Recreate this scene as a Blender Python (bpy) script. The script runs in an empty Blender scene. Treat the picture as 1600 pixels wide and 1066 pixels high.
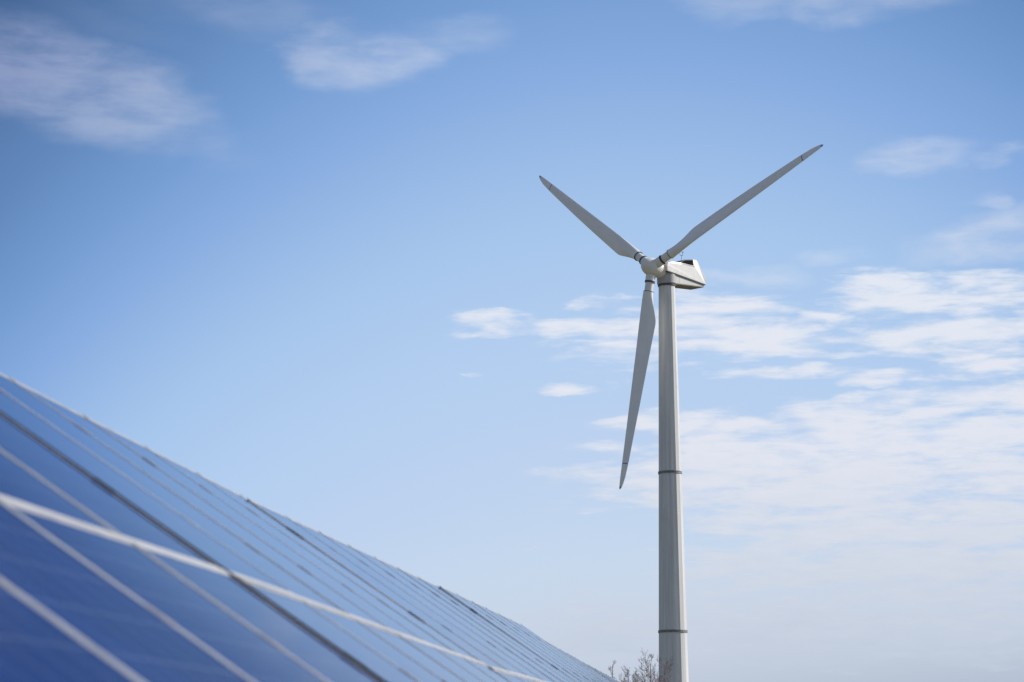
import bpy, bmesh, math, random
from mathutils import Vector, Matrix
R = math.radians
PI = math.pi
sc = bpy.context.scene
col = sc.collection
CH = 1.40                                   # eye height above the ground

# ------------------------------------------------------------------ camera
cam_d = bpy.data.cameras.new('camera'); cam = bpy.data.objects.new('camera', cam_d); col.objects.link(cam)
cam_d.sensor_width = 36; cam_d.lens = 85.0
cam_d.clip_start = 0.1; cam_d.clip_end = 20000
rt = Vector((0.999979757, 0.00110278069, -0.00626653657))
dn = Vector((-0.00636283002, 0.173312562, -0.984846318))
fw = Vector((0.0, 0.984866255, 0.173316070))
cam.matrix_world = Matrix.Translation((0, 0, CH)) @ Matrix((
    (rt.x, -dn.x, -fw.x), (rt.y, -dn.y, -fw.y), (rt.z, -dn.z, -fw.z))).to_4x4()
cam_d.dof.use_dof = True
cam_d.dof.focus_distance = 150.0
cam_d.dof.aperture_fstop = 5.0
sc.camera = cam

sc.view_settings.view_transform = 'Standard'; sc.view_settings.look = 'None'
sc.view_settings.exposure = 0; sc.view_settings.gamma = 1

# ------------------------------------------------------------------ sun
SUN_AZ, SUN_EL = 73.0, 30.0                 # degrees right of the view axis, above the horizon
sdir = Vector((math.sin(R(SUN_AZ)) * math.cos(R(SUN_EL)), math.cos(R(SUN_AZ)) * math.cos(R(SUN_EL)), math.sin(R(SUN_EL))))
sd = bpy.data.lights.new('sun', 'SUN'); sd.energy = 5.0; sd.angle = R(0.53); sd.color = (1.0, 0.96, 0.91)
sun = bpy.data.objects.new('sun', sd); col.objects.link(sun)
sun.rotation_euler = sdir.to_track_quat('Z', 'Y').to_euler(); sun.location = (60, 20, 60)


# ------------------------------------------------------------------ node helper
class NT:
    def __init__(s, tree): s.t = tree; s.n = tree.nodes; s.l = tree.links
    def new(s, typ, **kw):
        n = s.n.new(typ)
        for k, v in kw.items(): setattr(n, k, v)
        return n
    def put(s, sock, v):
        if isinstance(v, bpy.types.NodeSocket): s.l.new(v, sock)
        elif v is not None: sock.default_value = v
    def math(s, op, a, b=None, c=None, clamp=False):
        n = s.new('ShaderNodeMath', operation=op, use_clamp=clamp)
        s.put(n.inputs[0], a); s.put(n.inputs[1], b); s.put(n.inputs[2], c)
        return n.outputs[0]
    def mix(s, fac, a, b, mode='MIX'):
        n = s.new('ShaderNodeMix', data_type='RGBA', blend_type=mode, clamp_factor=True)
        s.put(n.inputs['Factor'], fac); s.put(n.inputs[6], a); s.put(n.inputs[7], b)
        return n.outputs[2]
    def rng(s, v, a, b, c=0.0, d=1.0, smooth=True):
        n = s.new('ShaderNodeMapRange', interpolation_type='SMOOTHSTEP' if smooth else 'LINEAR')
        for i, x in enumerate((v, a, b, c, d)): s.put(n.inputs[i], x)
        return n.outputs[0]
    def noise(s, vec, scale, detail=4.0, rough=0.5, dist=0.0, dims='3D'):
        n = s.new('ShaderNodeTexNoise', noise_dimensions=dims)
        s.put(n.inputs['Vector'], vec); n.inputs['Scale'].default_value = scale
        n.inputs['Detail'].default_value = detail; n.inputs['Roughness'].default_value = rough
        n.inputs['Distortion'].default_value = dist
        return n.outputs['Fac']
    def mapping(s, vec, loc=(0, 0, 0), rot=(0, 0, 0), scale=(1, 1, 1), typ='POINT'):
        n = s.new('ShaderNodeMapping', vector_type=typ)
        s.put(n.inputs['Vector'], vec); n.inputs['Location'].default_value = loc
        n.inputs['Rotation'].default_value = rot; n.inputs['Scale'].default_value = scale
        return n.outputs[0]
    def ramp(s, fac, stops, interp='LINEAR'):
        n = s.new('ShaderNodeValToRGB'); cr = n.color_ramp; cr.interpolation = interp
        while len(cr.elements) < len(stops): cr.elements.new(0.5)
        for e, (p, c) in zip(cr.elements, stops): e.position = p; e.color = c
        s.put(n.inputs['Fac'], fac)
        return n.outputs['Color']


def lin(r, g, b):
    f = lambda c: (c / 255 / 12.92) if c <= 10.3 else ((c / 255 + 0.055) / 1.055) ** 2.4
    return (f(r), f(g), f(b), 1.0)


# ------------------------------------------------------------------ sky
world = bpy.data.worlds.new('World'); sc.world = world; world.use_nodes = True
w = NT(world.node_tree)
for n in list(w.n): w.n.remove(n)
out = w.new('ShaderNodeOutputWorld'); bg = w.new('ShaderNodeBackground'); bg.inputs['Strength'].default_value = 0.10
w.l.new(bg.outputs[0], out.inputs[0])
sky = w.new('ShaderNodeTexSky', sky_type='NISHITA')
sky.sun_disc = False; sky.sun_elevation = R(SUN_EL); sky.sun_rotation = R(SUN_AZ)
sky.air_density = 1.0; sky.dust_density = 2.0; sky.ozone_density = 2.0
tc = w.new('ShaderNodeTexCoord'); sep = w.new('ShaderNodeSeparateXYZ'); w.l.new(tc.outputs['Generated'], sep.inputs[0])
dx, dy, dz = sep.outputs
DEG = 180 / PI
el = w.math('MULTIPLY', w.math('ARCSINE', dz), DEG)
az = w.math('MULTIPLY', w.math('ARCTAN2', dx, dy), DEG)
# clear-sky colour by height above the horizon, with lens vignette painted in at both sides
azs = w.math('SUBTRACT', az, 3.0)
azl = w.math('MINIMUM', w.math('MAXIMUM', w.math('MULTIPLY', azs, -1), 0), 17.0)
azr = w.math('MINIMUM', w.math('MAXIMUM', azs, 0), 11.0)
eff = w.math('ADD', el, w.math('ADD', w.math('MULTIPLY', w.math('MULTIPLY', azl, azl), 0.0355),
                               w.math('MULTIPLY', w.math('MULTIPLY', azr, azr), 0.032)))
clear = w.ramp(w.math('DIVIDE', eff, 30.0), [
    (0.0, lin(196, 209, 228)), (2.5 / 30, lin(198, 213, 234)), (4.6 / 30, lin(197, 216, 238)), (7.2 / 30, lin(189, 210, 239)), (9.5 / 30, lin(181, 207, 240)),
    (12.7 / 30, lin(167, 198, 236)), (14.3 / 30, lin(155, 188, 231)), (16.3 / 30, lin(137, 173, 224)), (18.4 / 30, lin(119, 158, 211)), (21 / 30, lin(100, 138, 190)),
    (26 / 30, lin(72, 104, 151)), (1.0, lin(60, 90, 138))])
KS = 1 / 0.10
ten = (KS, KS, KS, 1)
clear10 = w.mix(1.0, clear, ten, 'MULTIPLY')
base0 = w.mix(w.rng(el, 19.0, 42.0), clear10, sky.outputs[0])
# broken cloud added outside the view to brighten and whiten the ambient light
dirv = tc.outputs['Generated']
vdiv = w.new('ShaderNodeCombineXYZ'); zc = w.math('MAXIMUM', dz, 0.12)
w.put(vdiv.inputs[0], w.math('DIVIDE', dx, zc)); w.put(vdiv.inputs[1], w.math('DIVIDE', dy, zc))
n_all = w.noise(vdiv.outputs[0], 1.3, 7, 0.58, 0.3)
away = w.math('MAXIMUM', w.rng(el, 21.0, 34.0), w.rng(w.math('ABSOLUTE', az), 26.0, 60.0))
a_all = w.math('MULTIPLY', away, w.rng(n_all, 0.40, 0.62), clamp=True)
base = w.mix(w.math('MULTIPLY', a_all, 0.30), base0, w.mix(1.0, lin(236, 236, 238), ten, 'MULTIPLY'))

comb = w.new('ShaderNodeCombineXYZ'); w.put(comb.inputs[0], az); w.put(comb.inputs[1], el); AE = comb.outputs[0]


def PX(x, y):                               # bearing and height of a cloud, degrees
    return ((x - 800) * 0.01517, 10 - (y - 533) * 0.01517)


def blob(x, y, rx, ry, rot=0, amp=1.0, soft=0.15):
    a, e = PX(x, y)
    v = w.mapping(AE, (a, e, 0), (0, 0, R(rot)), (rx * 0.01517, ry * 0.01517, 1), 'TEXTURE')
    ln = w.new('ShaderNodeVectorMath', operation='LENGTH'); w.l.new(v, ln.inputs[0])
    return w.rng(ln.outputs['Value'], 1.0, soft, 0.0, amp)


def addall(L, op='MAXIMUM'):
    r = L[0]
    for q in L[1:]: r = w.math(op, r, q)
    return r


# warp so no outline is an ellipse
nz = w.new('ShaderNodeTexNoise', noise_dimensions='3D'); w.put(nz.inputs['Vector'], w.mapping(AE, scale=(0.55, 1.3, 1)))
nz.inputs['Scale'].default_value = 1.0; nz.inputs['Detail'].default_value = 5
vm = w.new('ShaderNodeVectorMath', operation='SUBTRACT'); w.l.new(nz.outputs['Color'], vm.inputs[0]); vm.inputs[1].default_value = (0.5, 0.5, 0.5)
vs = w.new('ShaderNodeVectorMath', operation='MULTIPLY'); w.l.new(vm.outputs[0], vs.inputs[0]); vs.inputs[1].default_value = (2.4, 1.0, 0)
va = w.new('ShaderNodeVectorMath', operation='ADD'); w.l.new(AE, va.inputs[0]); w.l.new(vs.outputs[0], va.inputs[1])
AE0 = AE; AE = va.outputs[0]

high = addall([blob(100, 150, 290, 100, -15, 1.0, 0.45), blob(10, 120, 200, 50, -10, 0.3), blob(240, 205, 190, 60, -12, 0.5),
               blob(500, 85, 90, 66, 0, 0.95, .3), blob(585, 95, 170, 55, 5, 0.95, .3), blob(690, 68, 150, 42, 8, 0.55), blob(640, 105, 90, 30, 0, 0.6),
               blob(340, 12, 240, 60, -8, 0.42), blob(430, 30, 120, 40, 0, 0.4), blob(170, 55, 170, 34, -10, 0.12), blob(1370, 16, 220, 46, 0, 0.8, .3), blob(1170, 8, 150, 42, 0, 0.62),
               blob(1290, 30, 60, 30, 0, 0.6), blob(1190, 35, 80, 22, 0, 0.4),
               blob(1460, 262, 130, 34, 4, 0.85), blob(1500, 255, 90, 30, 0, 0.7), blob(1400, 275, 60, 26, 14, 0.6), blob(1570, 270, 60, 14, 0, 0.6), blob(1540, 385, 150, 44, 12, 0.8), blob(1545, 415, 150, 28, -4, 0.8), blob(1560, 340, 60, 24, -20, 0.6),
               blob(1300, 408, 80, 18, 8, 0.36), blob(1165, 438, 150, 20, 0, 0.45)])
n_hi = w.noise(w.mapping(AE0, (3.1, 1.7, 0), (0, 0, R(10)), (0.34, 0.8, 1)), 1.3, 7.0, 0.56, 0.4)
n_hi2 = w.noise(w.mapping(AE0, (9.1, 4.7, 0), (0, 0, R(14)), (0.30, 1.3, 1)), 3.4, 6.0, 0.55)
nh = w.math('ADD', w.math('MULTIPLY', n_hi, 0.7), w.math('MULTIPLY', n_hi2, 0.3))
a_hi = w.math('MULTIPLY', high, w.rng(nh, 0.28, 0.64, 0.24, 1.0), clamp=True)

low = addall([blob(1475, 480, 250, 62, -4, 1.0), blob(1385, 470, 90, 40, 0, 0.8), blob(1285, 505, 60, 20, 0, 0.7), blob(1500, 545, 270, 44, -3, 1.0),
              blob(1180, 538, 250, 42, -3, 0.95), blob(1110, 492, 190, 44, 0, 0.85), blob(1200, 500, 60, 26, 0, 0.6), blob(880, 516, 130, 34, 2, 0.8), blob(850, 512, 200, 34, 0, 0.52), blob(890, 540, 110, 22, 0, 0.5), blob(775, 506, 80, 24, 0, 0.68),
              blob(975, 485, 90, 26, -3, 0.66), blob(985, 522, 130, 44, 0, 0.62), blob(912, 609, 110, 16, 0, 0.48), blob(1000, 560, 200, 40, 0, 0.36), blob(1215, 595, 170, 24, 0, 0.8), blob(1370, 595, 90, 16, 0, 0.6),
              blob(1570, 590, 120, 26, -4, 0.85), blob(1430, 635, 240, 40, 6, 0.9), blob(1070, 578, 50, 12, 0, 0.5),
              blob(1320, 735, 560, 115, 2, 0.95, 0.35), blob(1550, 710, 330, 150, 6, 0.95, 0.3), blob(1100, 670, 190, 34, 0, 0.9), blob(1000, 668, 90, 16, 0, 0.62),
              blob(1010, 700, 120, 16, 2, 0.5), blob(1000, 770, 170, 18, 0, 0.55), blob(1400, 830, 380, 66, 0, 0.95, 0.3), blob(1130, 845, 120, 14, 0, 0.4),
              blob(1420, 875, 500, 85, 1, 1.0, 0.4), blob(1480, 935, 420, 55, 3, 0.95), blob(1080, 905, 160, 14, 0, 0.5), blob(1280, 890, 300, 40, 0, 0.7), blob(1250, 985, 760, 70, 0, 0.9), blob(1350, 1030, 500, 26, 1, 0.8), blob(940, 806, 70, 8, 0, 0.3), blob(836, 860, 40, 8, 0, 0.35), blob(740, 583, 34, 8, 0, 0.25)])
n_lo = w.noise(w.mapping(AE0, (1.3, 5.2, 0), (0, 0, R(2)), (0.27, 1.55, 1)), 1.5, 8.0, 0.55, 0.35)
n_lo2 = w.noise(w.mapping(AE0, (6.3, 2.2, 0), (0, 0, R(-3)), (0.42, 1.7, 1)), 2.6, 6.0, 0.58, 0.2)
nl = w.math('ADD', w.math('MULTIPLY', n_lo, 0.68), w.math('MULTIPLY', n_lo2, 0.32))
a_lo = w.rng(w.math('ADD', w.math('MULTIPLY', low, 0.62), w.math('MULTIPLY_ADD', nl, 2.9, -0.93)), 0.48, 1.22)
a_lo = w.math('MULTIPLY', a_lo, w.rng(low, 0.0, 0.18), clamp=True)

hi_col = w.ramp(w.math('DIVIDE', eff, 30.0), [(0.0, lin(226, 230, 240)), (12 / 30, lin(222, 229, 241)), (17 / 30, lin(188, 204, 232)),
                                              (20 / 30, lin(163, 181, 214)), (24 / 30, lin(146, 161, 200)), (1.0, lin(130, 148, 190))])
lo_col = w.ramp(w.math('DIVIDE', w.math('ADD', el, w.math('MULTIPLY', w.math('SUBTRACT', n_lo2, 0.5), 2.2)), 30.0),
                [(0.0, lin(184, 194, 211)), (2.5 / 30, lin(194, 205, 222)), (5 / 30, lin(213, 219, 231)), (7.5 / 30, lin(228, 231, 241)), (12 / 30, lin(232, 236, 245))])
c1 = w.mix(w.math('MULTIPLY', a_hi, 0.86), base, w.mix(1.0, hi_col, ten, 'MULTIPLY'))
# thin grey murk low in the sky to the right, lens corner darkening mixed into its colour
murk = w.math('MULTIPLY', w.rng(el, 6.0, 2.2), w.rng(az, -9.0, 6.0))
mk_col = w.ramp(w.math('DIVIDE', w.math('SUBTRACT', el, w.math('MULTIPLY', azr, 0.09)), 5.0), [(0.0, lin(168, 180, 198)), (0.2, lin(180, 192, 210)), (0.5, lin(199, 208, 223)), (1.0, lin(208, 217, 231))])
c2 = w.mix(w.math('MULTIPLY', murk, 0.95), c1, w.mix(1.0, mk_col, ten, 'MULTIPLY'))
c3 = w.mix(w.math('MULTIPLY', a_lo, 0.92), c2, w.mix(1.0, lo_col, ten, 'MULTIPLY'))
w.l.new(c3, bg.inputs['Color'])
world.cycles.sampling_method = 'MANUAL'; world.cycles.sample_map_resolution = 1024


# ------------------------------------------------------------------ materials
def mat(name):
    m = bpy.data.materials.new(name); m.use_nodes = True
    t = NT(m.node_tree); return m, t, t.n['Principled BSDF']


def simple(name, c, rough=0.5, metal=0.0, var=0.0, scale=3.0, spec=0.5):
    m, t, b = mat(name)
    b.inputs['Roughness'].default_value = rough; b.inputs['Metallic'].default_value = metal
    b.inputs['Specular IOR Level'].default_value = spec
    if var:
        tcn = t.new('ShaderNodeTexCoord'); f = t.noise(tcn.outputs['Object'], scale, 6, 0.6)
        a = tuple(x * (1 - var) for x in c) + (1,); d = tuple(min(1, x * (1 + var)) for x in c) + (1,)
        t.put(b.inputs['Base Color'], t.mix(t.rng(f, 0.3, 0.7), a, d))
        t.put(b.inputs['Roughness'], t.rng(f, 0.2, 0.8, rough * 0.8, min(1, rough * 1.2)))
    else: b.inputs['Base Color'].default_value = tuple(c) + (1,)
    return m


def glass_material(name, cell, line, rough, wav):
    m, t, b = mat(name)
    tcn = t.new('ShaderNodeTexCoord'); O = tcn.outputs['Object']
    s = t.new('ShaderNodeSeparateXYZ'); t.l.new(O, s.inputs[0])
    # 6 x 10 cells of 156 mm, thin silver gaps, three busbars to a cell along the long side
    def stripes(v, pitch, wd, off=0.0):
        f = t.math('FRACT', t.math('ADD', t.math('DIVIDE', v, pitch), off))
        d = t.math('ABSOLUTE', t.math('SUBTRACT', f, 0.5))
        return t.math('GREATER_THAN', d, 0.5 - wd / pitch / 2)
    gx = stripes(s.outputs[0], 0.159, 0.004); gy = stripes(s.outputs[1], 0.159, 0.004)
    bb = stripes(s.outputs[0], 0.053, 0.0022, 0.5)
    g = t.math('MAXIMUM', gx, gy)
    vor = t.new('ShaderNodeTexVoronoi', feature='F1'); t.l.new(O, vor.inputs['Vector']); vor.inputs['Scale'].default_value = 60
    n1 = t.noise(t.mapping(O, scale=(1, 1, 1)), 2.2, 5, 0.6)
    c = t.mix(t.rng(n1, 0.3, 0.7), tuple(x * 0.86 for x in cell) + (1,), tuple(x * 1.14 for x in cell) + (1,))
    sv = t.new('ShaderNodeSeparateColor'); t.l.new(vor.outputs['Color'], sv.inputs[0])
    c = t.mix(t.math('MULTIPLY', sv.outputs[0], 0.22), c, tuple(x * 1.8 for x in cell) + (1,))
    c = t.mix(t.math('MULTIPLY', bb, 0.25), c, line + (1,))
    c = t.mix(t.math('MULTIPLY', g, 0.22), c, line + (1,))
    t.put(b.inputs['Base Color'], c)
    dust = t.noise(t.mapping(O, scale=(2.0, 0.6, 1)), 3.0, 6, 0.65)
    t.put(b.inputs['Roughness'], t.rng(dust, 0.3, 0.75, rough * 0.75, rough * 1.35))
    bn = t.noise(t.mapping(O, scale=(1.0, 0.5, 1)), 1.6, 2, 0.5)
    bump = t.new('ShaderNodeBump'); bump.inputs['Strength'].default_value = 1.0; bump.inputs['Distance'].default_value = wav
    t.put(bump.inputs['Height'], bn)
    # coated glass: a blue-tinted reflection that grows toward glancing view, over the dark cells
    di = t.new('ShaderNodeBsdfDiffuse'); t.put(di.inputs['Color'], c)
    gl = t.new('ShaderNodeBsdfAnisotropic') if hasattr(bpy.types, 'ShaderNodeBsdfAnisotropic') else t.new('ShaderNodeBsdfGlossy')
    gl.inputs['Color'].default_value = (0.78, 0.89, 1.0, 1)
    t.put(gl.inputs['Roughness'], t.rng(dust, 0.3, 0.75, rough * 0.75, rough * 1.35)); t.l.new(bump.outputs[0], gl.inputs['Normal'])
    ge = t.new('ShaderNodeNewGeometry'); dt = t.new('ShaderNodeVectorMath', operation='DOT_PRODUCT')
    t.l.new(ge.outputs['Normal'], dt.inputs[0]); t.l.new(ge.outputs['Incoming'], dt.inputs[1])
    cs = t.math('ABSOLUTE', dt.outputs['Value'])
    g_ = lambda v: (v, v, v, 1)
    fr = t.ramp(cs, [(0.0, g_(0.92)), (0.025, g_(0.78)), (0.045, g_(0.66)), (0.065, g_(0.52)), (0.10, g_(0.17)), (0.16, g_(0.065)), (0.3, g_(0.04)), (1.0, g_(0.03))])
    ms = t.new('ShaderNodeMixShader'); t.l.new(fr, ms.inputs[0]); t.l.new(di.outputs[0], ms.inputs[1]); t.l.new(gl.outputs[0], ms.inputs[2])
    t.l.new(ms.outputs[0], t.n['Material Output'].inputs['Surface'])
    return m


M = {}
M['pv'] = glass_material('solar_glass', (0.007, 0.022, 0.098), (0.30, 0.36, 0.48), 0.09, 0.0010)
M['alu'] = simple('anodised_aluminium', (0.50, 0.51, 0.53), 0.45, 0.35, 0.10, 9)
M['strip'] = simple('bright_aluminium_strip', (0.40, 0.40, 0.41), 0.5, 0.0, 0.05, 5)
M['clamp'] = simple('dull_clamp_metal', (0.36, 0.355, 0.36), 0.55, 0.6, 0.15, 20)
M['dark'] = simple('black_rubber', (0.018, 0.020, 0.026), 0.6, 0, 0.2, 8)
M['steel'] = simple('galvanised_steel', (0.42, 0.43, 0.44), 0.5, 0.8, 0.18, 6)


def painted(name, c, streak=0.12, rough=0.5, zs=0.12, xs=2.5, blotch=0.08):
    m, t, b = mat(name)
    tcn = t.new('ShaderNodeTexCoord'); O = tcn.outputs['Object']
    st = t.noise(t.mapping(O, scale=(xs, xs, zs)), 2.0, 7, 0.62)
    bl = t.noise(O, 0.9, 6, 0.6)
    c1_ = t.mix(t.rng(st, 0.32, 0.70), tuple(x * (1 - streak) for x in c) + (1,), tuple(x * (1 + streak * 0.5) for x in c) + (1,))
    c2_ = t.mix(t.math('MULTIPLY', t.rng(bl, 0.5, 0.78), blotch * 4), c1_, (c[0] * 0.72, c[1] * 0.72, c[2] * 0.70, 1))
    t.put(b.inputs['Base Color'], c2_)
    t.put(b.inputs['Roughness'], t.rng(st, 0.2, 0.8, rough * 0.85, rough * 1.2))
    return m


M['tower'] = painted('weathered_tower_paint', (0.61, 0.61, 0.605), 0.15, 0.6, 0.07, 3.2, 0.10)
M['flange'] = simple('bolted_flange', (0.22, 0.22, 0.22), 0.6, 0.3, 0.35, 7)
M['nacelle'] = painted('nacelle_fibreglass', (0.57, 0.565, 0.55), 0.05, 0.42, 0.6, 1.4, 0.03)
M['housing'] = painted('yaw_housing_shade_grey', (0.40, 0.40, 0.40), 0.15, 0.55, 0.5, 2.0, 0.08)  # grey taken darker to paint in the shade behind the hub
M['hub'] = painted('hub_fibreglass', (0.76, 0.74, 0.71), 0.08, 0.42, 1.0, 1.5, 0.06)
M['blade'] = painted('blade_gelcoat', (0.80, 0.785, 0.77), 0.06, 0.38, 0.3, 0.6, 0.03)
M['seal'] = simple('dark_seal', (0.06, 0.062, 0.068), 0.6, 0, 0.2, 6)
M['cavity'] = simple('intake_shade_black', (0.012, 0.012, 0.014), 0.9, 0, 0.2, 6, 0.05)  # near-black stands for the shade inside the intake opening
M['joint'] = simple('tip_joint_grey', (0.20, 0.20, 0.205), 0.6, 0, 0.2, 6)
M['tip'] = simple('blue_grey_tip', (0.22, 0.30, 0.46), 0.45, 0.3, 0.1, 5)
M['mast'] = simple('blue_instrument_metal', (0.05, 0.09, 0.24), 0.5, 0.2, 0.1, 9)
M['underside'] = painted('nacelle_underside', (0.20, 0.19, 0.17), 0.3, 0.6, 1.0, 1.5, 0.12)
M['bark'] = simple('winter_bark', (0.26, 0.215, 0.225), 0.85, 0, 0.35, 4)
M['concrete'] = simple('concrete', (0.36, 0.35, 0.33), 0.85, 0, 0.2, 3)

m, t, b = mat('winter_grass'); tcn = t.new('ShaderNodeTexCoord'); O = tcn.outputs['Object']
f1 = t.noise(O, 0.35, 8, 0.65); f2 = t.noise(O, 9.0, 6, 0.7)
cc = t.mix(t.rng(f1, 0.35, 0.65), (0.12, 0.12, 0.05, 1), (0.24, 0.20, 0.115, 1))
cc = t.mix(t.math('MULTIPLY', t.rng(f2, 0.35, 0.7), 0.6), cc, (0.045, 0.06, 0.02, 1))
t.put(b.inputs['Base Color'], cc); b.inputs['Roughness'].default_value = 0.95
M['grass'] = m


# ------------------------------------------------------------------ object helpers
def link(name, me, m, parent=None, local=None, smooth=False):
    if m is not None and not me.materials: me.materials.append(m)
    if smooth:
        for p in me.polygons: p.use_smooth = True
        me.set_sharp_from_angle(angle=R(40))
    o = bpy.data.objects.new(name, me); col.objects.link(o)
    if parent is not None: o.parent = parent
    if local is not None: o.matrix_local = local
    return o


def empty(name, mw, label, cat, group=None):
    o = bpy.data.objects.new(name, None); col.objects.link(o); o.matrix_world = mw
    o.empty_display_size = 0.5
    o['label'] = label; o['category'] = cat
    if group: o['group'] = group
    return o


def to_mesh(bm, name='m'):
    bmesh.ops.recalc_face_normals(bm, faces=bm.faces)
    me = bpy.data.meshes.new(name); bm.to_mesh(me); bm.free(); return me


def box(bm, x0, x1, y0, y1, z0, z1, bev=0.0, mi=0):
    r = bmesh.ops.create_cube(bm, size=1.0)
    bmesh.ops.transform(bm, matrix=Matrix.Translation(((x0 + x1) / 2, (y0 + y1) / 2, (z0 + z1) / 2)) @ Matrix.Diagonal((x1 - x0, y1 - y0, z1 - z0, 1)), verts=r['verts'])
    if bev:
        es = list({e for v in r['verts'] for e in v.link_edges})
        bmesh.ops.bevel(bm, geom=es, offset=bev, segments=2, affect='EDGES', profile=0.5)


def ring(bm, c, ax1, ax2, r1, r2, n, off=0.0):
    return [bm.verts.new(c + ax1 * (r1 * math.cos(2 * PI * i / n + off)) + ax2 * (r2 * math.sin(2 * PI * i / n + off))) for i in range(n)]


def skin(bm, rings, cap0=True, cap1=True):
    for a, b_ in zip(rings[:-1], rings[1:]):
        n = len(a)
        for i in range(n): bm.faces.new((a[i], a[(i + 1) % n], b_[(i + 1) % n], b_[i]))
    if cap0: bm.faces.new(rings[0][::-1])
    if cap1: bm.faces.new(rings[-1])


def tube(bm, p0, p1, r0, r1, n=8, cap=True):
    d = (p1 - p0).normalized(); a = d.orthogonal().normalized(); b_ = d.cross(a)
    skin(bm, [ring(bm, p0, a, b_, r0, r0, n), ring(bm, p1, a, b_, r1, r1, n)], cap, cap)


def lathe(prof, n=32, axis='Z', off=0.0):
    bm = bmesh.new(); X, Y = Vector((1, 0, 0)), Vector((0, 1, 0))
    rings = [ring(bm, Vector((0, 0, z)), X, Y, r, r, n, off) for z, r in prof]
    skin(bm, rings); return bm


# ------------------------------------------------------------------ ground
bm = bmesh.new()
N = 60
def gz(x, y):
    return 0.0
g_r = [0.01, 5, 15, 40, 90, 180, 400, 900, 2200, 6000, 12000]
rs = [[bm.verts.new((r * math.cos(2 * PI * i / N), r * math.sin(2 * PI * i / N), 0.0)) for i in range(N)] for r in g_r]
for a, b_ in zip(rs[:-1], rs[1:]):
    for i in range(N): bm.faces.new((a[i], a[(i + 1) % N], b_[(i + 1) % N], b_[i]))
bm.faces.new(rs[0])
g = link('ground', to_mesh(bm), M['grass']); g['kind'] = 'structure'

# ------------------------------------------------------------------ solar tables
L = 1.618                                    # module length up the slope, 1 m wide
GL = 0.020                                   # gap between modules
MW, ML, MT = 1.0 - GL, L - GL, 0.040


def glass_mesh():
    bm = bmesh.new(); box(bm, -MW / 2 + 0.012, MW / 2 - 0.012, -ML / 2 + 0.012, ML / 2 - 0.012, -0.008, -0.0014)
    return to_mesh(bm, 'solar_glass')


def frame_mesh():
    bm = bmesh.new(); wd = 0.017
    for (x0, x1, y0, y1) in ((-MW / 2, MW / 2, -ML / 2, -ML / 2 + wd), (-MW / 2, MW / 2, ML / 2 - wd, ML / 2),
                             (-MW / 2, -MW / 2 + wd, -ML / 2 + wd, ML / 2 - wd), (MW / 2 - wd, MW / 2, -ML / 2 + wd, ML / 2 - wd)):
        box(bm, x0, x1, y0, y1, -MT, 0.0)
    return to_mesh(bm, 'panel_frame')


GM, FM = glass_mesh(), frame_mesh()
GM.materials.append(M['pv']); FM.materials.append(M['alu'])


def box_mesh(name, x, y, z, m, bev=0.0, z0=None):
    bm = bmesh.new(); box(bm, -x / 2, x / 2, -y / 2, y / 2, -z / 2 if z0 is None else z0, z / 2 if z0 is None else z0 + z, bev)
    me = to_mesh(bm, name); me.materials.append(m); return me


MIDC = box_mesh('clamp', 0.030, 0.070, 0.0017, M['clamp'], 0.001, 0.0005)
TOPC = box_mesh('edge_clip', 0.045, 0.020, 0.0030, M['alu'], 0.001, 0.0016)
ENDC = box_mesh('clamp', 0.026, 0.080, 0.0042, M['dark'], 0.001, 0.0002)
ROWS = [L - 0.349, L - 1.160, -0.44, -1.16]   # heights of the four rails, measured up the slope from the middle seam


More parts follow.
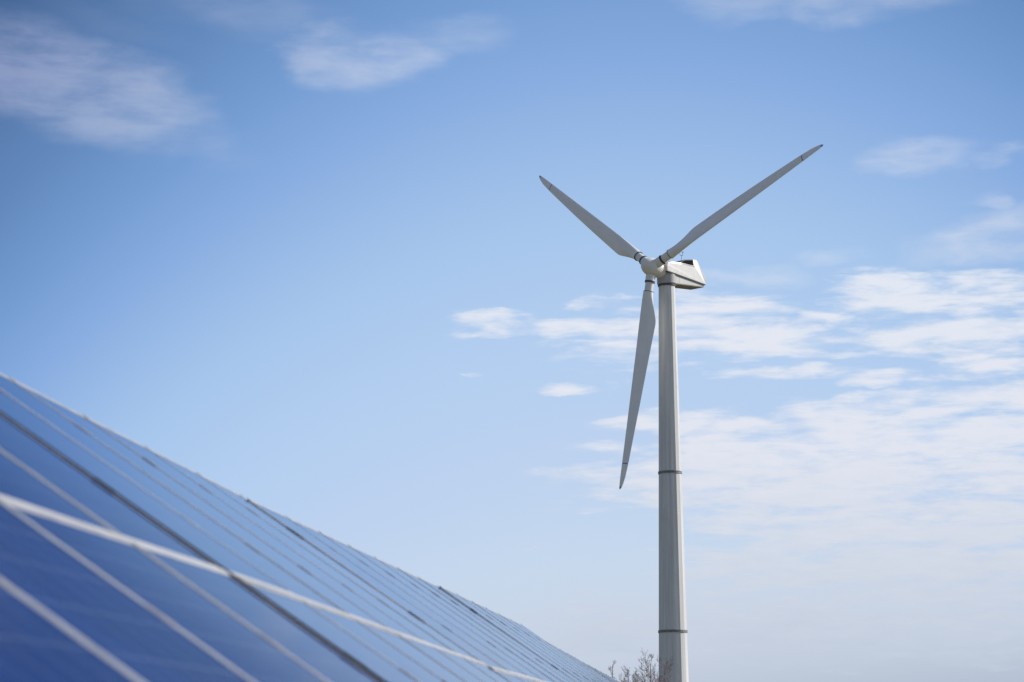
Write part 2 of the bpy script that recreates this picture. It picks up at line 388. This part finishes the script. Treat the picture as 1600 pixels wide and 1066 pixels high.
def make_table(centre, X, Yd, Nd, n, label, edge_lift):
    X = Vector(X).normalized(); up = -Vector(Yd); nn = -Vector(Nd)
    nn.normalize(); up = (up - X * up.dot(X)).normalized(); nn = X.cross(up).normalized()
    c = Vector(centre) + Vector((0, 0, CH))
    MT4 = Matrix.Translation(c) @ Matrix((X, up, nn)).transposed().to_4x4()
    yaw = math.atan2(X.y, X.x)
    base = Matrix.Translation((c.x, c.y, 0)) @ Matrix.Rotation(yaw, 4, 'Z')
    e = empty('solar_array', base, label, 'solar array', 'solar arrays standing in one long row')
    inv = base.inverted()
    rnd = random.Random(int(c.y * 100))
    def loc(x, y, z=0.0): return inv @ MT4 @ Matrix.Translation((x, y, z))
    W = n * 1.0
    for r_ in (0, 1):
        for i in range(n):
            x = -W / 2 + i + 0.5; y = (L / 2) if r_ == 0 else (-L / 2)
            jig = Matrix.Rotation(R(rnd.uniform(-.10, .10)), 4, 'X') @ Matrix.Rotation(R(rnd.uniform(-.12, .12)), 4, 'Y')
            p = link('solar_panel', GM, None, e, loc(x, y) @ jig)
            link('frame', FM, None, p, Matrix.Identity(4))
    for i in range(n + 1): link('edge_clip', TOPC, None, e, loc(-W / 2 + i, L - 0.006))
    for y in ROWS:
        for i in range(n + 1):
            x = -W / 2 + i
            if i == 0 and edge_lift > 0: link('clamp', ENDC, None, e, loc(x - 0.004, y))
            elif i == n and edge_lift > 0: link('clamp', ENDC, None, e, loc(x + 0.004, y))
            else: link('clamp', MIDC, None, e, loc(x, y))
        bm = bmesh.new(); box(bm, -W / 2 - 0.03, W / 2 + 0.03, -0.03, 0.03, -0.105, -0.0405)
        link('rail', to_mesh(bm), M['alu'], e, loc(0, y))
    # pale strip covering the seam between the two rows of panels
    bm = bmesh.new(); box(bm, -W / 2 + 0.005, W / 2 - 0.005, -0.013, 0.013, 0.0006, 0.0030, 0.001)
    link('cover_strip', to_mesh(bm), M['strip'], e, loc(0, 0))
    # thin top edge trim
    bm = bmesh.new(); box(bm, -W / 2 + 0.01, W / 2 - 0.01, L - GL / 2 + 0.001, L - GL / 2 + 0.012, -0.05, 0.0015)
    link('edge_trim', to_mesh(bm), M['alu'], e, loc(0, 0))
    # black end cap on the near end
    bm = bmesh.new(); box(bm, -W / 2 - (0.008 if edge_lift > 0.002 else 0.005), -W / 2 + GL / 2 - 0.001, -L + 0.01, L - 0.01, -0.09, edge_lift)
    link('end_cover', to_mesh(bm), M['dark'] if edge_lift > 0 else M['alu'], e, loc(0, 0))
    # sloping beams, posts and braces
    nb = 3
    for k in range(nb):
        x = -W / 2 + W * (k + 0.5) / nb
        bm = bmesh.new(); box(bm, x - 0.04, x + 0.04, -L + 0.15, L - 0.15, -0.225, -0.106)
        link('beam', to_mesh(bm), M['steel'], e, loc(0, 0))
        for y in (0.95, -0.95):
            top = MT4 @ Vector((x, y, -0.226)); h = top.z + 0.02
            bm = bmesh.new(); box(bm, -0.05, 0.05, -0.05, 0.05, -0.3, h, 0.006)
            link('post', to_mesh(bm), M['steel'], e, inv @ Matrix.Translation((top.x, top.y, 0)) @ Matrix.Rotation(yaw, 4, 'Z'))
    return e, MT4


T = [
    ((-1.2592, 3.4760, 0.5603), (0.12399, 0.99228, -0.00182), (0.8136, -0.10271, -0.57227), (-0.56804, 0.06947, -0.82006), 7,
     'nearest blue solar array, big and blurred at the lower left edge of the photo', 0.0005),
    ((-0.4827, 9.9368, 0.5425), (0.10925, 0.99401, -0.00253), (0.81636, -0.09117, -0.57031), (-0.56712, 0.06024, -0.82143), 6,
     'second blue solar array from the camera, beginning at the thick black seam', 0.0028),
    ((0.2823, 16.4269, 0.5353), (0.11607, 0.99323, 0.00453), (0.81588, -0.09275, -0.57073), (-0.56644, 0.06994, -0.82113), 7,
     'third solar array from the camera, between the two thin dark seams', -0.0015),
    ((1.0511, 22.877, 0.5509), (0.11503, 0.99335, 0.00406), (0.8121, -0.0920, -0.5762), (-0.57692, 0.07013, -0.81379), 6,
     'fourth solar array, pale blue, its far top corner standing against the sky', -0.0015)]
tables = [make_table(*a) for a in T]
# the last arrays of the row stand a little lower on the falling ground
X4 = Vector((0.11657, 0.99318, 0.00343))
c = Vector(T[3][0]); tiltv = Vector(T[3][2]); far_lab = [
    'fifth solar array, grey, showing as a sliver beyond the pale fourth array',
    'sixth solar array from the camera, a grey sliver near the bare trees',
    'farthest and lowest solar array, ending beside the bare trees at the bottom edge']
Y5 = Vector((0.8165, -0.094, -0.5695)); h4 = Vector((X4.x, X4.y, 0)).normalized()
top4 = c - tiltv * L
for k, (u, tz, sl) in enumerate(((6.12, 1.432, -0.0065), (12.26, 1.388, -0.0055), (18.40, 1.363, -0.001))):
    cc5 = top4 + h4 * u + Y5 * L; cc5.z = tz + Y5.z * L
    make_table(tuple(cc5), (h4.x, h4.y, sl), tuple(Y5), (-0.566, 0.070, -0.8213), 6, far_lab[k], -0.0015)

# ------------------------------------------------------------------ wind turbine
YAW = 0.799; TILT = 0.139; PH = 0.418; CONE = -0.024; RR = 15.256
TX, TY = 0.0654 * 161, 161.0
tb = Matrix.Translation((TX, TY, 0))
turb = empty('wind_turbine', tb, 'tall grey three bladed wind turbine on a faceted tapering tower', 'wind turbine')
ZT = 32.16 + CH                             # top of the tower
SEGS = 16


def trad(z): return 0.560 + (ZT - z) * 0.01645


OFF = R(28.5 - 90) + 0.0                     # a facet edge 28.5 degrees right of the side facing the camera


def tower_section(z0, z1, name='tower_section'):
    bm = lathe([(z0, trad(z0)), (z1, trad(z1))], SEGS, off=OFF)
    return link(name, to_mesh(bm), M['tower'], turb, Matrix.Identity(4))


FZ = [8.73 + CH, 19.3 + CH]
for z0, z1 in ((0.15, FZ[0] - 0.06), (FZ[0] + 0.06, FZ[1] - 0.05), (FZ[1] + 0.05, ZT - 0.12)): tower_section(z0, z1)
for z in FZ:
    bm = lathe([(z - 0.085, trad(z) - 0.05), (z - 0.085, trad(z) + 0.035), (z - 0.012, trad(z) + 0.035), (z - 0.012, trad(z) + 0.012), (z + 0.012, trad(z) + 0.012),
                (z + 0.012, trad(z) + 0.035), (z + 0.085, trad(z) + 0.035), (z + 0.085, trad(z) - 0.05)], 32, off=OFF)
    link('flange', to_mesh(bm), M['flange'], turb, Matrix.Identity(4))
bm = lathe([(ZT - 0.14, trad(ZT) - 0.02), (ZT - 0.14, trad(ZT) + 0.05), (ZT - 0.02, trad(ZT) + 0.06), (ZT - 0.02, trad(ZT) - 0.02)], 48)
link('yaw_ring', to_mesh(bm), M['seal'], turb, Matrix.Identity(4), True)
bm = lathe([(-0.3, 2.4), (0.1, 2.4), (0.16, 2.3), (0.16, 1.0)], 32)
link('foundation', to_mesh(bm), M['concrete'], turb, Matrix.Identity(4))
bm = bmesh.new(); box(bm, -0.42, 0.42, -0.03, 0.03, 0.0, 2.0, 0.02)
dr = link('door', to_mesh(bm), M['nacelle'], turb, Matrix.Rotation(R(-30), 4, 'Z') @ Matrix.Translation((0, -trad(1.4) - 0.0, 0.35)))
bm = bmesh.new(); tube(bm, Vector((0.3, -0.04, 1.0)), Vector((0.3, -0.10, 1.0)), 0.025, 0.025)
link('handle', to_mesh(bm), M['steel'], dr, Matrix.Identity(4))

# nacelle frame: x = toward the rear, y = side away from the camera, z up
NB = Matrix.Rotation(math.atan2(math.cos(YAW), math.sin(YAW)), 4, 'Z')   # local x -> (sin yaw, cos yaw)


def loft_prism(sections):
    """sections: list of (x, [(y, z) ...]) joined in order"""
    bm = bmesh.new(); rings = [[bm.verts.new((x, y, z)) for y, z in pts] for x, pts in sections]
    skin(bm, rings); return bm


def side_extrude(poly, w0, w1=None, bev=0.0):
    """poly of (x, z) extruded across the nacelle; w may vary with x"""
    bm = bmesh.new()
    wf = w0 if callable(w0) else (lambda x, z: w0)
    a = [bm.verts.new((x, -wf(x, z), z)) for x, z in poly]; b_ = [bm.verts.new((x, wf(x, z), z)) for x, z in poly]
    bm.faces.new(a); bm.faces.new(b_[::-1]); n = len(poly)
    for i in range(n): bm.faces.new((a[i], b_[i], b_[(i + 1) % n], a[(i + 1) % n]))
    bmesh.ops.recalc_face_normals(bm, faces=bm.faces)
    if bev: bmesh.ops.bevel(bm, geom=list(bm.edges), offset=bev, segments=3, affect='EDGES', profile=0.6)
    return bm


H = CH
# lower body: a rounded front wrapping the tower head, tapering box behind; built as plan outline lofted in z
def seam_z(x): return 32.90 + H + (32.46 - 32.90) * (x + 0.67) / 3.85
def bot_z(x): return 32.14 + H + max(0.0, x) * 0.05
def plan(wr, x0): return [(3.13, -wr), (3.13, wr), (x0, wr), (x0, -wr)]
bm = bmesh.new()
lo_ring = [bm.verts.new((x, y, bot_z(x))) for x, y in plan(0.575, 0.05)]
md_ring = [bm.verts.new((x, y, bot_z(x) + 0.05)) for x, y in plan(0.605, 0.0)]
up_ring = [bm.verts.new((x, y, seam_z(x) - 0.015)) for x, y in plan(0.605, 0.0)]
skin(bm, [lo_ring, md_ring, up_ring])
nac = link('nacelle', to_mesh(bm), M['nacelle'], turb, NB)
# round housing over the yaw bearing, under the front of the hood
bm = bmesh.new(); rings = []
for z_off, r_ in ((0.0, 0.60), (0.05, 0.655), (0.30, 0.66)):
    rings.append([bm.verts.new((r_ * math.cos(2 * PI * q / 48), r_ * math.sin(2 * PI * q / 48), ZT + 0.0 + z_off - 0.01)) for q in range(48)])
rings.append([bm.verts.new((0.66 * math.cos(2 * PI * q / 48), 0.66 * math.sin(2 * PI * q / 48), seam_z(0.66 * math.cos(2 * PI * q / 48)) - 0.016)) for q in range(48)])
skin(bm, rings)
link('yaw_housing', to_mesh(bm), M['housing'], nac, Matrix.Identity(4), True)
# underside plate
bm = bmesh.new(); pl_ = [(3.08, -0.56), (3.08, 0.56), (0.72, 0.60), (0.72, -0.60)]
lo2 = [bm.verts.new((x, y, bot_z(x) - 0.012)) for x, y in pl_]; hi2 = [bm.verts.new((x, y, bot_z(x) - 0.001)) for x, y in pl_]
skin(bm, [lo2, hi2]); link('underside_plate', to_mesh(bm), M['underside'], nac, Matrix.Identity(4))
# upright joint
bm = bmesh.new()
for s_ in (-1, 1): box(bm, 0.60, 0.615, min(s_ * 0.59, s_ * 0.608), max(s_ * 0.59, s_ * 0.608), bot_z(0.6) + 0.07, seam_z(0.6) - 0.05)
link('panel_joint', to_mesh(bm), M['seal'], nac, Matrix.Identity(4))
# seam between hood and body
bm = side_extrude([(-0.66, seam_z(-0.66) - 0.02), (3.19, seam_z(3.19) - 0.02), (3.19, seam_z(3.19) + 0.03), (-0.66, seam_z(-0.66) + 0.03)], 0.675)
link('seam', to_mesh(bm), M['seal'], nac, Matrix.Identity(4))
# hood with its raised rear
def hood_w(x, z): return 0.70 - 0.13 * max(0, (z - (33.3 + H))) / 0.8
z_ = lambda v: v + H
hood_poly = [(-0.68, seam_z(-0.68) + 0.02), (3.24, seam_z(3.24) + 0.02), (3.27, z_(32.80)), (2.52, z_(34.06)), (2.38, z_(34.12)), (2.05, z_(34.11)),
             (2.06, z_(33.66)), (0.72, z_(33.70)), (-0.15, z_(33.66)), (-0.60, z_(33.50)), (-0.68, z_(33.3))]
bm = side_extrude(hood_poly, hood_w, bev=0.035)
hood = link('hood', to_mesh(bm), M['nacelle'], nac, Matrix.Identity(4))
# scoop before the raised rear: near-black block paints the opening's shade, under a lid
bm = side_extrude([(0.80, z_(33.69)), (2.045, z_(33.68)), (2.045, z_(34.03)), (1.35, z_(33.93))], 0.60)
link('air_intake', to_mesh(bm), M['cavity'], nac, Matrix.Identity(4))
bm = side_extrude([(0.74, z_(33.68)), (0.80, z_(33.70)), (1.33, z_(33.935)), (2.05, z_(34.035)), (2.05, z_(34.10)), (1.30, z_(33.99)), (0.90, z_(33.83))], 0.54)
link('intake_lid', to_mesh(bm), M['seal'], nac, Matrix.Identity(4))
bm = bmesh.new()
box(bm, 0.80, 2.16, -0.668, -0.655, z_(33.60), z_(33.655))
link('intake_sill', to_mesh(bm), M['nacelle'], nac, Matrix.Identity(4))
# instrument mast
bm = bmesh.new(); V = Vector
tube(bm, V((1.55, 0, z_(33.95))), V((1.55, 0, z_(34.42))), 0.016, 0.014, 6)
tube(bm, V((1.40, -0.0, z_(34.40))), V((1.70, 0, z_(34.40))), 0.014, 0.014, 6)
mast = link('instrument_mast', to_mesh(bm), M['mast'], nac, Matrix.Identity(4))
bm = bmesh.new(); tube(bm, V((1.42, 0, z_(34.40))), V((1.36, 0, z_(34.56))), 0.013, 0.013, 6)
bmesh.ops.create_icosphere(bm, subdivisions=1, radius=0.045, matrix=Matrix.Translation((1.34, 0, z_(34.58))))
link('wind_cup', to_mesh(bm), M['mast'], nac, Matrix.Identity(4))
bm = bmesh.new(); tube(bm, V((1.68, 0, z_(34.40))), V((1.68, 0, z_(34.64))), 0.013, 0.013, 6)
box(bm, 1.58, 1.78, -0.006, 0.006, z_(34.60), z_(34.68))
link('wind_vane', to_mesh(bm), M['mast'], nac, Matrix.Identity(4))

# rotor frame: local Z = axis pointing upwind, X right as seen from the front, Y up
ax = Vector((-math.sin(YAW) * math.cos(TILT), -math.cos(YAW) * math.cos(TILT), math.sin(TILT)))
e1 = Vector((0, 0, 1)).cross(ax).normalized(); e2 = ax.cross(e1)
hubw = Vector((9.4851, 160.0, 33.1585 + CH))
HM = tb.inverted() @ Matrix.Translation(hubw) @ Matrix((e1, e2, ax)).transposed().to_4x4()
prof = [(-0.98, 0.10), (-0.98, 0.30), (-0.93, 0.50), (-0.70, 0.555), (-0.35, 0.60), (0.0, 0.625), (0.25, 0.60), (0.48, 0.52), (0.68, 0.40), (0.82, 0.26), (0.90, 0.12), (0.92, 0.03)]
bm = lathe(prof, 40)
hub = link('hub', to_mesh(bm), M['hub'], turb, HM, True)
bm = lathe([(-1.25, 0.34), (-0.97, 0.34)], 24); link('shaft_cover', to_mesh(bm), M['seal'], turb, HM, True)


# blade, local: Z outward along the blade, X toward the trailing edge, Y toward upwind
def airfoil(ch, th, le, beta, n=28, circ=None, r=0.3):
    pts = []
    for i in range(n):
        a = 2 * PI * i / n
        cx = 0.5 * (1 + math.cos(a))                       # 0 leading .. 1 trailing (reversed below)
        x = 1 - cx
        yt = th / 0.2 * (0.2969 * math.sqrt(max(x, 0)) - 0.126 * x - 0.3516 * x * x + 0.2843 * x ** 3 - 0.1036 * x ** 4)
        s_ = 1 if math.sin(a) >= 0 else -1
        px_ = x * ch - le; py_ = s_ * yt * ch + 0.02 * ch * math.sin(PI * x)
        qx, qy = -r * math.cos(a), r * math.sin(a)
        k = circ if circ is not None else 0.0
        X_, Y_ = px_ * (1 - k) + qx * k, py_ * (1 - k) + qy * k
        c_, s2 = math.cos(beta), math.sin(beta)
        pts.append((X_ * c_ - Y_ * s2, X_ * s2 + Y_ * c_))
    return pts


def lerp_tab(tab, r):
    for a, b_ in zip(tab[:-1], tab[1:]):
        if r <= b_[0]:
            f = (r - a[0]) / (b_[0] - a[0]); return [a[i] + f * (b_[i] - a[i]) for i in range(1, len(a))]
    return list(tab[-1][1:])


#        r     chord  thick  le-offset  twist  circle
TAB = [(1.72, 0.70, 0.80, 0.36, -18, 1.00), (2.2, 0.84, 0.56, 0.36, -17.5, 0.45), (2.9, 1.00, 0.38, 0.36, -17, 0.10), (3.6, 1.19, 0.26, 0.35, -16.5, 0.0), (3.85, 1.24, 0.23, 0.35, -16, 0.0),
       (4.1, 1.23, 0.21, 0.345, -15.5, 0.0), (5.5, 1.13, 0.19, 0.31, -13, 0.0), (7.5, 1.00, 0.18, 0.27, -10, 0.0), (9.5, 0.86, 0.17, 0.23, -8, 0.0),
       (11.5, 0.70, 0.16, 0.19, -6, 0.0), (13.5, 0.54, 0.15, 0.15, -5, 0.0), (14.4, 0.43, 0.14, 0.13, -5, 0.0), (14.9, 0.30, 0.13, 0.11, -5, 0), (15.15, 0.17, 0.12, 0.085, -5, 0), (15.256, 0.05, 0.12, 0.05, -5, 0)]


def blade_part(r0, r1, steps):
    bm = bmesh.new(); rings = []
    rr = [r0 + (r1 - r0) * i / steps for i in range(steps + 1)]
    for r in rr:
        ch, th, le, be, ci = lerp_tab(TAB, r)
        rings.append([bm.verts.new((x, y, r)) for x, y in airfoil(ch, th, le, R(be), circ=ci, r=0.335)])
    skin(bm, rings); return bm


for k in range(3):
    a = PH + k * 2 * PI / 3
    # blade axis in the rotor frame
    dz_ = Vector((math.cos(a) * math.cos(CONE), math.sin(a) * math.cos(CONE), math.sin(CONE)))
    tx_ = Vector((-math.sin(a), math.cos(a), 0)); uy = dz_.cross(tx_)
    BMx = HM @ Matrix((tx_, uy, dz_)).transposed().to_4x4()
    bl = link('blade', to_mesh(blade_part(1.72, 13.46, 48)), M['blade'], turb, BMx, True)
    bl['label'] = ['upper right blade', 'upper left blade', 'hanging blade'][k]
    bm = lathe([(0.30, 0.29), (1.73, 0.285)], 24); link('blade_root', to_mesh(bm), M['hub'], bl, Matrix.Identity(4), True)
    for z0, z1, r_ in ((0.97, 1.015, 0.345), (1.045, 1.09, 0.345), (1.70, 1.735, 0.35)):
        bm = lathe([(z0, 0.25), (z0, r_), (z1, r_), (z1, 0.25)], 24); link('root_ring', to_mesh(bm), M['seal'], bl, Matrix.Identity(4))
    bm = lathe([(0.53, 0.25), (0.53, 0.325), (0.97, 0.325), (0.97, 0.25)], 24); link('root_collar', to_mesh(bm), M['hub'], bl, Matrix.Identity(4))
    bm = lathe([(0.50, 0.25), (0.50, 0.335), (0.54, 0.335), (0.54, 0.25)], 24); link('root_ring', to_mesh(bm), M['seal'], bl, Matrix.Identity(4))
    link('tip_brake', to_mesh(blade_part(13.53, 15.05, 16)), M['blade'], bl, Matrix.Identity(4), True)
    link('tip_joint', to_mesh(blade_part(13.45, 13.545, 2)), M['joint'], bl, Matrix.Diagonal((0.93, 0.85, 1, 1)), False)
    link('tip_cap', to_mesh(blade_part(15.05, 15.256, 6)), M['tip'], bl, Matrix.Identity(4), True)


# ------------------------------------------------------------------ bare trees
def make_tree(x, y, h, seed, spread, label, stems=1, density=1.0, deep=4):
    rnd = random.Random(seed)
    e = empty('bare_tree', Matrix.Translation((x, y, 0)), label, 'tree', 'bare winter trees beyond the arrays')
    tr = bmesh.new(); tw = bmesh.new()
    def limb(p, d, length, r0, depth):
        n = (9, 6, 4, 3, 2)[depth]
        pts = [p]; dd = d.copy(); seg = length / n; rads = [r0]
        for i in range(n):
            wob = 0.035 if depth == 0 else 0.11
            dd = (dd + Vector((rnd.gauss(0, wob), rnd.gauss(0, wob), rnd.gauss(0.16 if depth else 0.0, .04)))).normalized()
            pts.append(pts[-1] + dd * seg); rads.append(r0 * (1 - 0.8 * (i + 1) / n))
        bmx = tr if depth == 0 else tw
        for i in range(n): tube(bmx, pts[i], pts[i + 1], max(rads[i], .0040), max(rads[i + 1], .0040), 6 if depth == 0 else 3, False)
        if depth >= deep: return
        cnt = (int(20 * density), 6, 4, 2)[depth]
        for j in range(cnt):
            f = (0.22 + 0.76 * (j + rnd.random()) / cnt) if depth == 0 else rnd.uniform(0.2, 1.0)
            k = min(n - 1, int(f * n)); q = pts[k].lerp(pts[k + 1], f * n - k)
            dirn = (pts[k + 1] - pts[k]).normalized(); a = rnd.uniform(0, 2 * PI) + j * 2.4
            o = Matrix.Rotation(a, 3, dirn) @ dirn.orthogonal().normalized()
            ang = rnd.uniform(0.45, 0.95) if depth == 0 else rnd.uniform(0.4, 1.0)
            nd = (dirn * math.cos(ang) + o * math.sin(ang)).normalized()
            if depth == 0: ln = spread * (1.05 - 0.80 * f) * rnd.uniform(0.7, 1.2)
            else: ln = length * rnd.uniform(0.35, 0.65) * (1.2 - 0.5 * f)
            limb(q, nd, max(ln, 0.07), max(r0 * (1 - 0.8 * f) * 0.40, 0.0045), depth + 1)
    for s_ in range(stems):
        o = s_ - (stems - 1) / 2
        d = Vector((0.035 * o + rnd.gauss(0, .012), rnd.gauss(0, .02), 1)).normalized()
        limb(Vector((0.22 * o, 0, 0)), d, h * (1.0 - 0.12 * s_), 0.075, 0)
    link('trunk', to_mesh(tr), M['bark'], e, Matrix.Identity(4)); link('crown', to_mesh(tw), M['bark'], e, Matrix.Identity(4))
    return e


def at(px, dist): return (px - 800) * dist / 3725.0
D_ = 118.0
make_tree(at(1016, D_), D_, 6.3, 5, 2.6, 'tallest bare tree, just left of the turbine tower', 1, 1.3)
make_tree(at(985, D_ + 4), D_ + 4, 5.85, 12, 2.6, 'middle bare tree, lower and bushier, left of the tallest tree', 2, 1.15)
make_tree(at(949, D_ + 1), D_ + 1, 6.35, 28, 1.2, 'thin upright bare tree nearest the end of the solar arrays', 2, 0.9, 3)
make_tree(at(1040, D_ - 2), D_ - 2, 6.3, 31, 1.9, 'faint bare tree seen against the foot of the turbine tower', 1, 1.0)
make_tree(at(1001, D_ + 8), D_ + 8, 5.8, 41, 2.0, 'lowest bare tree, filling the gap between two taller bare trees', 1, 1.3)
